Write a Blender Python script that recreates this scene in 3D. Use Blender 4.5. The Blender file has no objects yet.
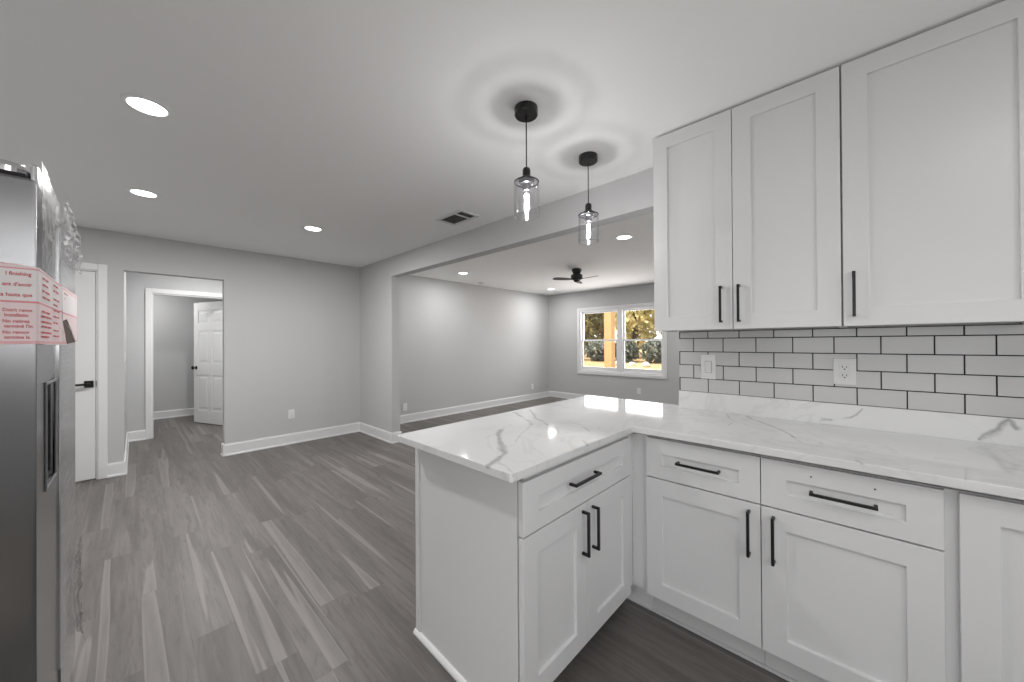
import bpy, bmesh, math, random
from mathutils import Vector, Matrix, noise

random.seed(7)
S = bpy.context.scene
C = S.collection

# ------------------------------------------------------------------ camera
CAM = Vector((-2.298, 0.0, 1.3074))
yaw, pitch, roll = 0.7607, 0.0042, -0.0059
F0 = Vector((math.cos(yaw), math.sin(yaw), 0)); R0 = Vector((math.sin(yaw), -math.cos(yaw), 0)); U0 = Vector((0, 0, 1))
F2 = F0*math.cos(pitch) + U0*math.sin(pitch); U2 = -F0*math.sin(pitch) + U0*math.cos(pitch)
R3 = R0*math.cos(roll) + U2*math.sin(roll); U3 = -R0*math.sin(roll) + U2*math.cos(roll)
cd = bpy.data.cameras.new('camera'); cam = bpy.data.objects.new('camera', cd); C.objects.link(cam)
cd.sensor_fit = 'HORIZONTAL'; cd.sensor_width = 36.0; cd.lens = 359.08/1024*36.0; cd.clip_start = 0.02; cd.clip_end = 300
cam.matrix_world = Matrix(((R3.x, U3.x, -F2.x, CAM.x), (R3.y, U3.y, -F2.y, CAM.y), (R3.z, U3.z, -F2.z, CAM.z), (0, 0, 0, 1)))
S.camera = cam

# ------------------------------------------------------------------ world, sun, daylight, added fill, exposure
S.view_settings.view_transform = 'Standard'
S.view_settings.look = 'None'
S.view_settings.exposure = 0.06
S.view_settings.gamma = 1.0
S.view_settings.use_curve_mapping = False
S.cycles.use_denoising = True
S.cycles.max_bounces = 10
S.cycles.diffuse_bounces = 6
S.cycles.glossy_bounces = 4
S.cycles.transparent_max_bounces = 24
S.cycles.caustics_reflective = False
S.cycles.caustics_refractive = False
S.cycles.sample_clamp_indirect = 4.0

W = bpy.data.worlds.new('daylight_sky'); S.world = W; W.use_nodes = True
wb = W.node_tree.nodes['Background']; wb.inputs[0].default_value = (0.96, 0.985, 1.0, 1); wb.inputs[1].default_value = 1.9

def lamp(kind, name, loc, power, color=(1, 1, 1), parent=None, **kw):
    d = bpy.data.lights.new(name, kind); d.energy = power; d.color = color
    for k, v in kw.items(): setattr(d, k, v)
    o = bpy.data.objects.new(name, d); C.objects.link(o); o.location = loc
    if parent: o.parent = parent
    return o
sun = lamp('SUN', 'sun', (12, 4, 12), 5.5, (1.0, 0.90, 0.74), angle=0.01)
sun.rotation_euler = Vector((-0.38, 0.30, 0.87)).to_track_quat('Z', 'Y').to_euler()
# added fill light, set at a made-up window behind the camera
dl = lamp('AREA', 'rear_added_fill', (-2.05, -1.45, 1.74), 9, (1.0, 0.995, 0.985), shape='RECTANGLE', size=2.2, size_y=1.0)
dl.rotation_euler = (math.radians(90-6), 0, 0)
# added fill for the cabinet fronts, at a made-up patio door out of view
dl3 = lamp('AREA', 'left_added_fill', (-3.38, -.15, 1.10), 6.5, (1.0, 0.995, 0.985), shape='RECTANGLE', size=1.7, size_y=1.9)
dl3.rotation_euler = (math.radians(90-14), 0, math.radians(-90))
# daylight entering by the living room window
dl2 = lamp('AREA', 'living_window_daylight', (5.15, 3.60, 1.45), 120, (0.98, 0.99, 1.0), shape='RECTANGLE', size=2.3, size_y=2.2)
dl2.rotation_euler = (math.radians(90+12), 0, math.radians(90))

# ------------------------------------------------------------------ materials
MATS = {}
def mat(name, color=(0.8, 0.8, 0.8), rough=0.5, metal=0.0, spec=0.5, bump=None, **kw):
    m = bpy.data.materials.new(name); m.use_nodes = True; MATS[name] = m
    nt = m.node_tree; b = nt.nodes['Principled BSDF']
    b.inputs['Base Color'].default_value = (*color, 1); b.inputs['Roughness'].default_value = rough
    b.inputs['Metallic'].default_value = metal; b.inputs['Specular IOR Level'].default_value = spec
    if 'coat' in kw: b.inputs['Coat Weight'].default_value = kw['coat']
    if bump:
        sc, st, dist = bump
        n = nt.nodes.new('ShaderNodeTexNoise'); n.inputs['Scale'].default_value = sc; n.inputs['Detail'].default_value = 3
        t = nt.nodes.new('ShaderNodeTexCoord'); nt.links.new(t.outputs['Object'], n.inputs['Vector'])
        bp = nt.nodes.new('ShaderNodeBump'); bp.inputs['Strength'].default_value = st; bp.inputs['Distance'].default_value = dist
        nt.links.new(n.outputs['Fac'], bp.inputs['Height']); nt.links.new(bp.outputs['Normal'], b.inputs['Normal'])
    return m
def emit(name, color, strength):
    m = bpy.data.materials.new(name); m.use_nodes = True; nt = m.node_tree; nt.nodes.clear()
    e = nt.nodes.new('ShaderNodeEmission'); e.inputs[0].default_value = (*color, 1); e.inputs[1].default_value = strength
    o = nt.nodes.new('ShaderNodeOutputMaterial'); nt.links.new(e.outputs[0], o.inputs[0]); MATS[name] = m; return m
def clear(name, tint=(1, 1, 1), edge=(0.55, 0.55, 0.57), rough=0.02, gloss=1.0, blend=0.35):
    # clear glass or film: see-through face on, denser and more mirror-like at grazing angles
    m = bpy.data.materials.new(name); m.use_nodes = True; nt = m.node_tree; nt.nodes.clear(); MATS[name] = m
    lw = nt.nodes.new('ShaderNodeLayerWeight'); lw.inputs['Blend'].default_value = blend
    mx = nt.nodes.new('ShaderNodeMix'); mx.data_type = 'RGBA'
    mx.inputs['A'].default_value = (*tint, 1); mx.inputs['B'].default_value = (*edge, 1)
    nt.links.new(lw.outputs['Facing'], mx.inputs['Factor'])
    tr = nt.nodes.new('ShaderNodeBsdfTransparent'); nt.links.new(mx.outputs['Result'], tr.inputs[0])
    gl = nt.nodes.new('ShaderNodeBsdfGlossy'); gl.inputs['Roughness'].default_value = rough
    l5 = nt.nodes.new('ShaderNodeLayerWeight'); l5.inputs['Blend'].default_value = 0.5
    pw = nt.nodes.new('ShaderNodeMath'); pw.operation = 'POWER'; pw.inputs[1].default_value = 4.0; nt.links.new(l5.outputs['Facing'], pw.inputs[0])
    fr = nt.nodes.new('ShaderNodeMath'); fr.operation = 'MULTIPLY_ADD'; fr.inputs[1].default_value = .80; fr.inputs[2].default_value = .04; nt.links.new(pw.outputs[0], fr.inputs[0])
    ml = nt.nodes.new('ShaderNodeMath'); ml.operation = 'MULTIPLY'; ml.inputs[1].default_value = gloss; ml.use_clamp = True
    nt.links.new(fr.outputs[0], ml.inputs[0])
    ms = nt.nodes.new('ShaderNodeMixShader'); nt.links.new(ml.outputs[0], ms.inputs[0])
    nt.links.new(tr.outputs[0], ms.inputs[1]); nt.links.new(gl.outputs[0], ms.inputs[2])
    o = nt.nodes.new('ShaderNodeOutputMaterial'); nt.links.new(ms.outputs[0], o.inputs[0]); return m

WALL = mat('wall_paint', (0.54, 0.541, 0.546), 0.85, spec=0.2, bump=(240, 0.05, 0.001))
CEIL = mat('ceiling_paint', (0.91, 0.91, 0.91), 0.9, spec=0.15, bump=(200, 0.06, 0.001))
TRIM = mat('trim_paint', (0.76, 0.76, 0.765), 0.38, spec=0.4)
CAB = mat('cabinet_lacquer', (0.70, 0.70, 0.707), 0.33, spec=0.42)
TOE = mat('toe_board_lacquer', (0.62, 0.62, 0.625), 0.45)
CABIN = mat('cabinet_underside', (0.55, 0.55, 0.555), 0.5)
TILE = mat('glazed_tile', (0.53, 0.53, 0.53), 0.16, spec=0.5)
GROUT = mat('dark_grout', (0.018, 0.018, 0.019), 0.9)
BLACK = mat('black_metal', (0.008, 0.008, 0.009), 0.35, spec=0.4)
FANB = mat('black_fan_lacquer', (0.012, 0.012, 0.013), 0.45)
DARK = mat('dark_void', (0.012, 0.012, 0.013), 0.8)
PLATE = mat('white_plastic', (0.80, 0.80, 0.80), 0.3)
TPLATE = mat('grey_white_plastic', (0.66, 0.66, 0.665), 0.3)
VENTM = mat('vent_paint', (0.72, 0.72, 0.72), 0.5)
VINYL = mat('window_vinyl', (0.82, 0.82, 0.83), 0.35)
CHROME = mat('chrome_trim', (0.75, 0.75, 0.76), 0.12, 1.0)
GREYP = mat('grey_plastic', (0.17, 0.17, 0.175), 0.35)
DGREY = mat('charcoal_plastic', (0.03, 0.03, 0.032), 0.3)
BROWN = mat('brown_cardboard', (0.045, 0.018, 0.009), 0.9)
RED = mat('red_print', (0.50, 0.05, 0.06), 0.6)
SOCK = mat('socket_black', (0.012, 0.012, 0.013), 0.3, spec=0.5)
SILV = mat('steel_collar', (0.25, 0.25, 0.26), 0.3, 1.0)
WOODP = mat('porch_timber', (0.54, 0.32, 0.14), 0.7, bump=(30, 0.2, 0.01))
DECK = mat('porch_boards', (0.42, 0.31, 0.20), 0.8)
BARK = mat('bark', (0.10, 0.075, 0.05), 0.9, bump=(20, 0.6, 0.03))
ROCK = mat('pale_rock', (0.70, 0.69, 0.66), 0.9, bump=(9, 0.5, 0.05))
GLASS = clear('clear_shade_glass', (0.99, 0.99, 1.0), (0.88, 0.88, 0.89), 0.03, 1.5, 0.16)
RIMG = clear('ring_shadow_glass', (0.48, 0.48, 0.49), (0.30, 0.30, 0.31), 0.03, 1.2, 0.4)  # tinted so the added rim bead throws a darker ring on the ceiling
BULBG = clear('bulb_glass', (0.99, 0.99, 0.99), (0.80, 0.80, 0.80), 0.02, 0.8, 0.3)
PANE = clear('window_glass', (0.98, 0.975, 0.97), (0.88, 0.87, 0.87), 0.0, 0.8, 0.3)
FILM = clear('packing_film', (0.95, 0.95, 0.955), (0.84, 0.84, 0.85), 0.30, 0.7, 0.3)
LED = emit('led_diffuser', (1.0, 0.99, 0.97), 9.0)
FILA = emit('glowing_filament', (1.0, 0.97, 0.95), 14.0)
_nt = FILA.node_tree; _a = _nt.nodes.new('ShaderNodeAddShader'); _t = _nt.nodes.new('ShaderNodeBsdfTransparent')
_e = next(n for n in _nt.nodes if n.type == 'EMISSION'); _o = next(n for n in _nt.nodes if n.type == 'OUTPUT_MATERIAL')
_nt.links.new(_e.outputs[0], _a.inputs[0]); _nt.links.new(_t.outputs[0], _a.inputs[1]); _nt.links.new(_a.outputs[0], _o.inputs[0])

def stainless(name, col, rough, axis='Z', blotch=False):
    m = mat(name, col, rough, 1.0); nt = m.node_tree; b = nt.nodes['Principled BSDF']
    t = nt.nodes.new('ShaderNodeTexCoord'); mp = nt.nodes.new('ShaderNodeMapping')
    mp.inputs['Scale'].default_value = (3, 3, 900)
    nt.links.new(t.outputs['Object'], mp.inputs[0])
    n = nt.nodes.new('ShaderNodeTexNoise'); n.inputs['Scale'].default_value = 1.0; n.inputs['Detail'].default_value = 2
    nt.links.new(mp.outputs[0], n.inputs['Vector'])
    r = nt.nodes.new('ShaderNodeMapRange'); r.inputs[3].default_value = rough-0.05; r.inputs[4].default_value = rough+0.08
    nt.links.new(n.outputs['Fac'], r.inputs[0]); nt.links.new(r.outputs[0], b.inputs['Roughness'])
    return m
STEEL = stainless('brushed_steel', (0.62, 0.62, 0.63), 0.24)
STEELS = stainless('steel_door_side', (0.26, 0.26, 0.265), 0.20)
BODY = mat('fridge_side_paint', (0.20, 0.20, 0.205), 0.5)

def N(nt, typ, **inp):
    n = nt.nodes.new(typ)
    for k, v in inp.items():
        if k == 'op': n.operation = v
        elif k == 'dt': n.data_type = v
    return n
def M(nt, op, a, b=None, c=None):
    n = nt.nodes.new('ShaderNodeMath'); n.operation = op
    for i, x in enumerate((a, b, c)):
        if x is None: continue
        if isinstance(x, (int, float)): n.inputs[i].default_value = x
        else: nt.links.new(x, n.inputs[i])
    return n.outputs[0]
def comb(nt, x, y, z=0.0):
    n = nt.nodes.new('ShaderNodeCombineXYZ')
    for i, v in enumerate((x, y, z)):
        if isinstance(v, (int, float)): n.inputs[i].default_value = v
        else: nt.links.new(v, n.inputs[i])
    return n.outputs[0]
def ramp(nt, fac, stops, mode='LINEAR'):
    n = nt.nodes.new('ShaderNodeValToRGB'); n.color_ramp.interpolation = mode
    el = n.color_ramp.elements
    while len(el) < len(stops): el.new(0.5)
    for e, (p, c) in zip(el, stops):
        e.position = p; e.color = (c, c, c, 1) if isinstance(c, (int, float)) else (*c, 1)
    nt.links.new(fac, n.inputs[0]); return n.outputs[0]
def mixc(nt, fac, a, b, mode='MIX'):
    n = nt.nodes.new('ShaderNodeMix'); n.data_type = 'RGBA'; n.blend_type = mode
    for key, v in (('Factor', fac), ('A', a), ('B', b)):
        if isinstance(v, (int, float)): n.inputs[key].default_value = v
        elif isinstance(v, tuple): n.inputs[key].default_value = (*v, 1)
        else: nt.links.new(v, n.inputs[key])
    return n.outputs['Result']

def floor_material():
    m = mat('grey_oak_planks', rough=0.42, spec=0.35); nt = m.node_tree; b = nt.nodes['Principled BSDF']
    t = nt.nodes.new('ShaderNodeTexCoord'); sp = nt.nodes.new('ShaderNodeSeparateXYZ'); nt.links.new(t.outputs['Object'], sp.inputs[0])
    x, y = sp.outputs[0], sp.outputs[1]
    PW, PL = 0.152, 1.22
    xs = M(nt, 'DIVIDE', M(nt, 'ADD', x, 20.06), PW); row = M(nt, 'FLOOR', xs); fx = M(nt, 'FRACT', xs)
    wn = nt.nodes.new('ShaderNodeTexWhiteNoise'); wn.noise_dimensions = '1D'; nt.links.new(row, wn.inputs['W'])
    ys = M(nt, 'ADD', M(nt, 'DIVIDE', M(nt, 'ADD', y, 20.0), PL), M(nt, 'MULTIPLY', wn.outputs['Value'], 1.0))
    col = M(nt, 'FLOOR', ys); fy = M(nt, 'FRACT', ys)
    w2 = nt.nodes.new('ShaderNodeTexWhiteNoise'); w2.noise_dimensions = '2D'; nt.links.new(comb(nt, row, col), w2.inputs['Vector'])
    rnd = w2.outputs['Value']
    off = M(nt, 'MULTIPLY', rnd, 37.0)
    def nz(sx, sy, scale, detail, rough=0.55, dist=0.0):
        n = nt.nodes.new('ShaderNodeTexNoise'); n.inputs['Scale'].default_value = scale; n.inputs['Detail'].default_value = detail
        n.inputs['Roughness'].default_value = rough; n.inputs['Distortion'].default_value = dist
        nt.links.new(comb(nt, M(nt, 'ADD', M(nt, 'MULTIPLY', x, sx), off), M(nt, 'MULTIPLY', y, sy), off), n.inputs['Vector']); return n.outputs['Fac']
    base = ramp(nt, rnd, [(0.0, (0.129, 0.118, 0.110)), (0.5, (0.143, 0.131, 0.123)), (1.0, (0.158, 0.147, 0.138))])
    grain = ramp(nt, nz(60, 3.0, 1.0, 5, 0.65, 0.8), [(0.30, 0.84), (0.70, 1.12)])
    broad = ramp(nt, nz(12, 0.6, 1.0, 3, 0.5, 1.0), [(0.34, 0.80), (0.5, 1.0), (0.66, 1.14)])
    c = mixc(nt, 1.0, base, grain, 'MULTIPLY'); c = mixc(nt, 1.0, c, broad, 'MULTIPLY')
    fig = ramp(nt, nz(18, 2.0, 1.0, 4, 0.6, 2.6), [(0.36, 1.0), (0.47, 0.0)])
    c = mixc(nt, M(nt, 'MULTIPLY', fig, 0.42), c, (0.080, 0.072, 0.066))
    streak = ramp(nt, nz(13, 0.30, 1.0, 1.0, 0.4, 0.3), [(0.615, 0.0), (0.635, 1.0), (0.70, 0.45), (0.80, 0.7)])
    c = mixc(nt, M(nt, 'MULTIPLY', streak, 0.62), c, (0.275, 0.260, 0.247))
    knot = ramp(nt, nz(7, 2.6, 1.5, 2, 0.5, 1.6), [(0.735, 0.0), (0.79, 1.0)])
    c = mixc(nt, M(nt, 'MULTIPLY', knot, 0.75), c, (0.062, 0.054, 0.048))
    ex = M(nt, 'MULTIPLY', M(nt, 'MINIMUM', fx, M(nt, 'SUBTRACT', 1.0, fx)), PW)
    ey = M(nt, 'MULTIPLY', M(nt, 'MINIMUM', fy, M(nt, 'SUBTRACT', 1.0, fy)), PL)
    seam = M(nt, 'LESS_THAN', M(nt, 'MINIMUM', ex, ey), 0.0012)
    c = mixc(nt, M(nt, 'MULTIPLY', seam, 0.30), c, (0.06, 0.055, 0.05))
    nt.links.new(c, b.inputs['Base Color'])
    bp = nt.nodes.new('ShaderNodeBump'); bp.inputs['Strength'].default_value = 0.12; bp.inputs['Distance'].default_value = 0.002
    nt.links.new(grain, bp.inputs['Height']); nt.links.new(bp.outputs['Normal'], b.inputs['Normal'])
    return m
FLOOR = floor_material()

VEINS = [  # polyline in metres, half width in metres, strength
    ([(-1.53, .86), (-1.438, .888), (-1.376, .923), (-1.325, .976), (-1.27, 1.061), (-1.206, 1.131), (-1.145, 1.176)], .020, .62),
    ([(-1.145, 1.176), (-1.074, 1.214), (-1.032, 1.208)], .010, .28),
    ([(-.802, 1.427), (-.862, 1.299), (-.902, 1.214), (-.967, 1.136)], .016, .60),
    ([(-.68, 1.397), (-.764, 1.287), (-.842, 1.217), (-.92, 1.078)], .014, .55),
    ([(-1.294, .969), (-1.253, .978), (-1.117, 1.062), (-.97, 1.14)], .008, .30),
    ([(-.77, 1.068), (-.815, .961), (-.883, .867)], .010, .40),
    ([(-1.456, .87), (-1.471, .81), (-1.496, .765)], .007, .30),
    ([(-1.037, .806), (-1.075, .75)], .008, .5),
    ([(-.034, .421), (-.145, .354), (-.239, .27), (-.351, .208), (-.459, .165), (-.518, .11)], .009, .70),
    ([(-.426, .11), (-.524, .06), (-.595, .013), (-.680, -.025)], .006, .55),
    ([(-.366, .3), (-.504, .236), (-.557, .21), (-.558, .18), (-.464, .17)], .006, .48),
    ([(-.05, .511), (-.199, .458), (-.216, .433), (-.445, .44), (-.532, .382), (-.6, .35)], .006, .42),
    ([(-.414, -.20), (-.407, -.268)], .008, .35), ([(-.423, -.32), (-.416, -.40)], .006, .4)]
SVEINS = [  # on the upright strip: (y, z)
    ([(.125, .912), (.099, .928), (.078, .927), (.016, .952), (-.005, .975), (-.024, .998)], .006, .85),
    ([(.115, .922), (.088, .926)], .011, .75),
    ([(-.353, .912), (-.367, .938), (-.386, .952), (-.402, .966), (-.401, .981), (-.414, 1.002), (-.427, .989), (-.44, .972)], .011, .72),
    ([(-.36, .922), (-.395, .955), (-.41, .985)], .015, .45)]
def quartz_material():
    m = mat('veined_quartz', rough=0.045, spec=0.5); nt = m.node_tree; b = nt.nodes['Principled BSDF']
    t = nt.nodes.new('ShaderNodeTexCoord')
    nz = nt.nodes.new('ShaderNodeTexNoise'); nz.inputs['Scale'].default_value = 6; nz.inputs['Detail'].default_value = 4
    nt.links.new(t.outputs['Object'], nz.inputs['Vector'])
    vs = nt.nodes.new('ShaderNodeVectorMath'); vs.operation = 'SUBTRACT'; vs.inputs[1].default_value = (.5, .5, .5); nt.links.new(nz.outputs['Color'], vs.inputs[0])
    sc = nt.nodes.new('ShaderNodeVectorMath'); sc.operation = 'SCALE'; sc.inputs['Scale'].default_value = 0.05; nt.links.new(vs.outputs[0], sc.inputs[0])
    ad = nt.nodes.new('ShaderNodeVectorMath'); ad.operation = 'ADD'; nt.links.new(t.outputs['Object'], ad.inputs[0]); nt.links.new(sc.outputs[0], ad.inputs[1])
    P = ad.outputs[0]
    nw = nt.nodes.new('ShaderNodeTexNoise'); nw.inputs['Scale'].default_value = 24; nt.links.new(t.outputs['Object'], nw.inputs['Vector'])
    wmod = ramp(nt, nw.outputs['Fac'], [(0.3, 0.5), (0.7, 1.5)])
    def seg(a, c, width, strength):
        A = Vector(a); D = Vector(c) - A; L2 = D.dot(D)
        s = nt.nodes.new('ShaderNodeVectorMath'); s.operation = 'SUBTRACT'; nt.links.new(P, s.inputs[0]); s.inputs[1].default_value = A
        d = nt.nodes.new('ShaderNodeVectorMath'); d.operation = 'DOT_PRODUCT'; nt.links.new(s.outputs[0], d.inputs[0]); d.inputs[1].default_value = D/L2
        cl = nt.nodes.new('ShaderNodeClamp'); nt.links.new(d.outputs['Value'], cl.inputs[0])
        e = nt.nodes.new('ShaderNodeVectorMath'); e.operation = 'SCALE'; e.inputs[0].default_value = D; nt.links.new(cl.outputs[0], e.inputs['Scale'])
        q = nt.nodes.new('ShaderNodeVectorMath'); q.operation = 'DISTANCE'; nt.links.new(s.outputs[0], q.inputs[0]); nt.links.new(e.outputs[0], q.inputs[1])
        r = nt.nodes.new('ShaderNodeMapRange'); r.interpolation_type = 'SMOOTHSTEP'
        nt.links.new(q.outputs['Value'], r.inputs[0]); nt.links.new(M(nt, 'MULTIPLY', wmod, width), r.inputs[2])
        r.inputs[1].default_value = 0.0; r.inputs[3].default_value = strength; r.inputs[4].default_value = 0.0
        return r.outputs[0]
    outs = []
    for pts, w, st in VEINS:
        for a, c in zip(pts, pts[1:]): outs.append(seg((*a, .905), (*c, .905), w, st))
    for pts, w, st in SVEINS:
        for a, c in zip(pts, pts[1:]): outs.append(seg((-.02, *a), (-.02, *c), w, st))
    cur = outs[0]
    for o in outs[1:]: cur = M(nt, 'MAXIMUM', cur, o)
    n2 = nt.nodes.new('ShaderNodeTexNoise'); n2.inputs['Scale'].default_value = 2.6; n2.inputs['Detail'].default_value = 6; n2.inputs['Distortion'].default_value = 1.4
    nt.links.new(t.outputs['Object'], n2.inputs['Vector'])
    cloud = ramp(nt, n2.outputs['Fac'], [(0.47, 0.0), (0.5, 0.13), (0.53, 0.0)])
    fac = M(nt, 'MAXIMUM', cur, cloud)
    n3 = nt.nodes.new('ShaderNodeTexNoise'); n3.inputs['Scale'].default_value = 90; n3.inputs['Detail'].default_value = 4
    nt.links.new(t.outputs['Object'], n3.inputs['Vector'])
    brk = ramp(nt, n3.outputs['Fac'], [(0.3, 0.75), (0.6, 1.0)])
    c = mixc(nt, M(nt, 'MULTIPLY', fac, brk), (0.73, 0.73, 0.732), (0.20, 0.20, 0.205))
    nt.links.new(c, b.inputs['Base Color']); return m
QUARTZ = quartz_material()

def label_material():
    m = mat('printed_label', rough=0.55); nt = m.node_tree; b = nt.nodes['Principled BSDF']
    g = nt.nodes.new('ShaderNodeNewGeometry'); sp = nt.nodes.new('ShaderNodeSeparateXYZ'); nt.links.new(g.outputs['Position'], sp.inputs[0])
    z = M(nt, 'DIVIDE', M(nt, 'SUBTRACT', sp.outputs[2], 1.30), 0.21)
    c = ramp(nt, z, [(0.0, (.74, .68, .68)), (0.05, (.72, .40, .42)), (0.085, (.74, .60, .61)), (0.52, (.66, .25, .28)), (0.545, (.72, .68, .68)),
                     (0.91, (.66, .30, .33)), (0.922, (.74, .62, .63)), (0.955, (.68, .36, .38)), (0.965, (.74, .60, .61))], 'CONSTANT')
    nt.links.new(c, b.inputs['Base Color']); return m
LABEL = label_material()

def leaf_material(name, cols):
    m = mat(name, rough=0.7); nt = m.node_tree; b = nt.nodes['Principled BSDF']
    t = nt.nodes.new('ShaderNodeTexCoord'); n = nt.nodes.new('ShaderNodeTexNoise'); n.inputs['Scale'].default_value = 1.7; n.inputs['Detail'].default_value = 6; n.inputs['Roughness'].default_value = .7
    nt.links.new(t.outputs['Object'], n.inputs['Vector'])
    nt.links.new(ramp(nt, n.outputs['Fac'], [(0.34, cols[0]), (0.5, cols[1]), (0.64, cols[2])]), b.inputs['Base Color'])
    return m
LEAFY = leaf_material('autumn_leaves', [(.26, .27, .11), (.60, .53, .24), (.85, .74, .40)])
LEAFO = leaf_material('olive_leaves', [(.09, .10, .04), (.22, .20, .08), (.42, .35, .14)])
LEAFG = leaf_material('hedge_leaves', [(.06, .075, .065), (.15, .175, .15), (.28, .31, .26)])
LAWN = leaf_material('dry_lawn', [(.42, .28, .13), (.54, .38, .20), (.62, .48, .30)])

# ------------------------------------------------------------------ builders
WL = {}
def wloc(p): return WL.get(p.name, Vector((0, 0, 0))) if p else Vector((0, 0, 0))
def thing(name, label, cat, loc, group=None):
    o = bpy.data.objects.new(name, None); C.objects.link(o); o.empty_display_size = 0.1
    o.location = loc; o['label'] = label; o['category'] = cat
    if group: o['group'] = group
    WL[o.name] = Vector(loc); return o
def tag(o, label, cat, group=None):
    o['label'] = label; o['category'] = cat
    if group: o['group'] = group
    return o
def obj(name, bm, m, parent=None, bevel=0.0, smooth=False, label=None, segs=2):
    w = wloc(parent)
    if w.length: bmesh.ops.translate(bm, verts=bm.verts, vec=-w)
    bmesh.ops.recalc_face_normals(bm, faces=bm.faces)
    me = bpy.data.meshes.new(name); bm.to_mesh(me); bm.free(); me.materials.append(m)
    if smooth:
        for p in me.polygons: p.use_smooth = True
    o = bpy.data.objects.new(name, me); C.objects.link(o)
    if parent: o.parent = parent
    WL[o.name] = w
    if bevel:
        md = o.modifiers.new('bevel', 'BEVEL'); md.width = bevel; md.segments = segs; md.limit_method = 'ANGLE'; md.angle_limit = math.radians(35)
    if label: o['label'] = label
    return o
def struct(name, bm, m, parent=None, bevel=0.0):
    o = obj(name, bm, m, parent, bevel)
    if not parent: o['kind'] = 'structure'
    return o
def sempty(name, loc):
    o = bpy.data.objects.new(name, None); C.objects.link(o); o.location = loc; o['kind'] = 'structure'; WL[o.name] = Vector(loc); return o
def nb(): return bmesh.new()
def box(bm, x0, x1, y0, y1, z0, z1):
    v = [bm.verts.new(p) for p in ((x0, y0, z0), (x1, y0, z0), (x1, y1, z0), (x0, y1, z0), (x0, y0, z1), (x1, y0, z1), (x1, y1, z1), (x0, y1, z1))]
    for f in ((0, 3, 2, 1), (4, 5, 6, 7), (0, 1, 5, 4), (1, 2, 6, 5), (2, 3, 7, 6), (3, 0, 4, 7)): bm.faces.new([v[i] for i in f])
    return bm
def bx(*a): return box(nb(), *a)
def obox(bm, o, u, v, n, u0, u1, v0, v1, n0, n1):
    P = lambda a, b, c: o + u*a + v*b + n*c
    vs = [bm.verts.new(P(*p)) for p in ((u0, v0, n0), (u1, v0, n0), (u1, v1, n0), (u0, v1, n0), (u0, v0, n1), (u1, v0, n1), (u1, v1, n1), (u0, v1, n1))]
    for f in ((0, 3, 2, 1), (4, 5, 6, 7), (0, 1, 5, 4), (1, 2, 6, 5), (2, 3, 7, 6), (3, 0, 4, 7)): bm.faces.new([vs[i] for i in f])
def lathe(bm, cx, cy, prof, n=40, cap0=True, cap1=True):
    rings = []
    for r, z in prof:
        rings.append([bm.verts.new((cx+r*math.cos(2*math.pi*i/n), cy+r*math.sin(2*math.pi*i/n), z)) for i in range(n)])
    for a, b in zip(rings, rings[1:]):
        for i in range(n): bm.faces.new((a[i], a[(i+1) % n], b[(i+1) % n], b[i]))
    if cap0: bm.faces.new(rings[0])
    if cap1: bm.faces.new(rings[-1])
    return bm
def prism(bm, pts, z0, z1):
    a = [bm.verts.new((x, y, z0)) for x, y in pts]; b = [bm.verts.new((x, y, z1)) for x, y in pts]
    n = len(pts); bm.faces.new(a); bm.faces.new(b)
    for i in range(n): bm.faces.new((a[i], a[(i+1) % n], b[(i+1) % n], b[i]))
    return bm
def extrude_profile(bm, p0, p1, out, prof):
    # profile (distance out of the wall, height) swept from p0 to p1 along the floor
    a = [bm.verts.new((p0[0]+out[0]*d, p0[1]+out[1]*d, z)) for d, z in prof]
    b = [bm.verts.new((p1[0]+out[0]*d, p1[1]+out[1]*d, z)) for d, z in prof]
    n = len(prof); bm.faces.new(a); bm.faces.new(b)
    for i in range(n): bm.faces.new((a[i], a[(i+1) % n], b[(i+1) % n], b[i]))
    return bm
def recessed(bm, o, u, v, n, w, h, t, rail, top=None, depth=0.011, bot=None):
    # shaker front: a board with a sunk centre field
    top = rail if top is None else top; bot = top if bot is None else bot
    P = lambda a, b, c: bm.verts.new(o + u*a + v*b + n*c)
    back = [P(0, 0, 0), P(w, 0, 0), P(w, h, 0), P(0, h, 0)]
    fo = [P(0, 0, t), P(w, 0, t), P(w, h, t), P(0, h, t)]
    i0 = [(rail, bot), (w-rail, bot), (w-rail, h-top), (rail, h-top)]
    fi = [P(a, b, t) for a, b in i0]; fr = [P(a, b, t-depth) for a, b in i0]
    bm.faces.new(back[::-1]); bm.faces.new(fr)
    for i in range(4):
        j = (i+1) % 4
        bm.faces.new((back[i], back[j], fo[j], fo[i])); bm.faces.new((fo[i], fo[j], fi[j], fi[i])); bm.faces.new((fi[i], fi[j], fr[j], fr[i]))
    return bm
X, Y, Z = Vector((1, 0, 0)), Vector((0, 1, 0)), Vector((0, 0, 1))
def handle(parent, c, along, n, length, name='handle'):
    # square bar pull standing on two legs; c is the point of the front face at its middle
    side = along.cross(n); bm = nb(); h = length/2
    obox(bm, c, along, side, n, -h, h, -.005, .005, .024, .034)
    obox(bm, c, along, side, n, -h, -h+.010, -.005, .005, 0, .024)
    obox(bm, c, along, side, n, h-.010, h, -.005, .005, 0, .024)
    return obj(name, bm, BLACK, parent, bevel=.001, label='black bar pull')
def dup(root, loc, label=None, group=None, lights=True):
    def rec(o, parent):
        c = o.copy(); C.objects.link(c); c.parent = parent
        for ch in list(o.children): rec(ch, c)
        return c
    r = rec(root, root.parent); r.location = loc
    if label: r['label'] = label
    if group: r['group'] = group
    return r

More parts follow.
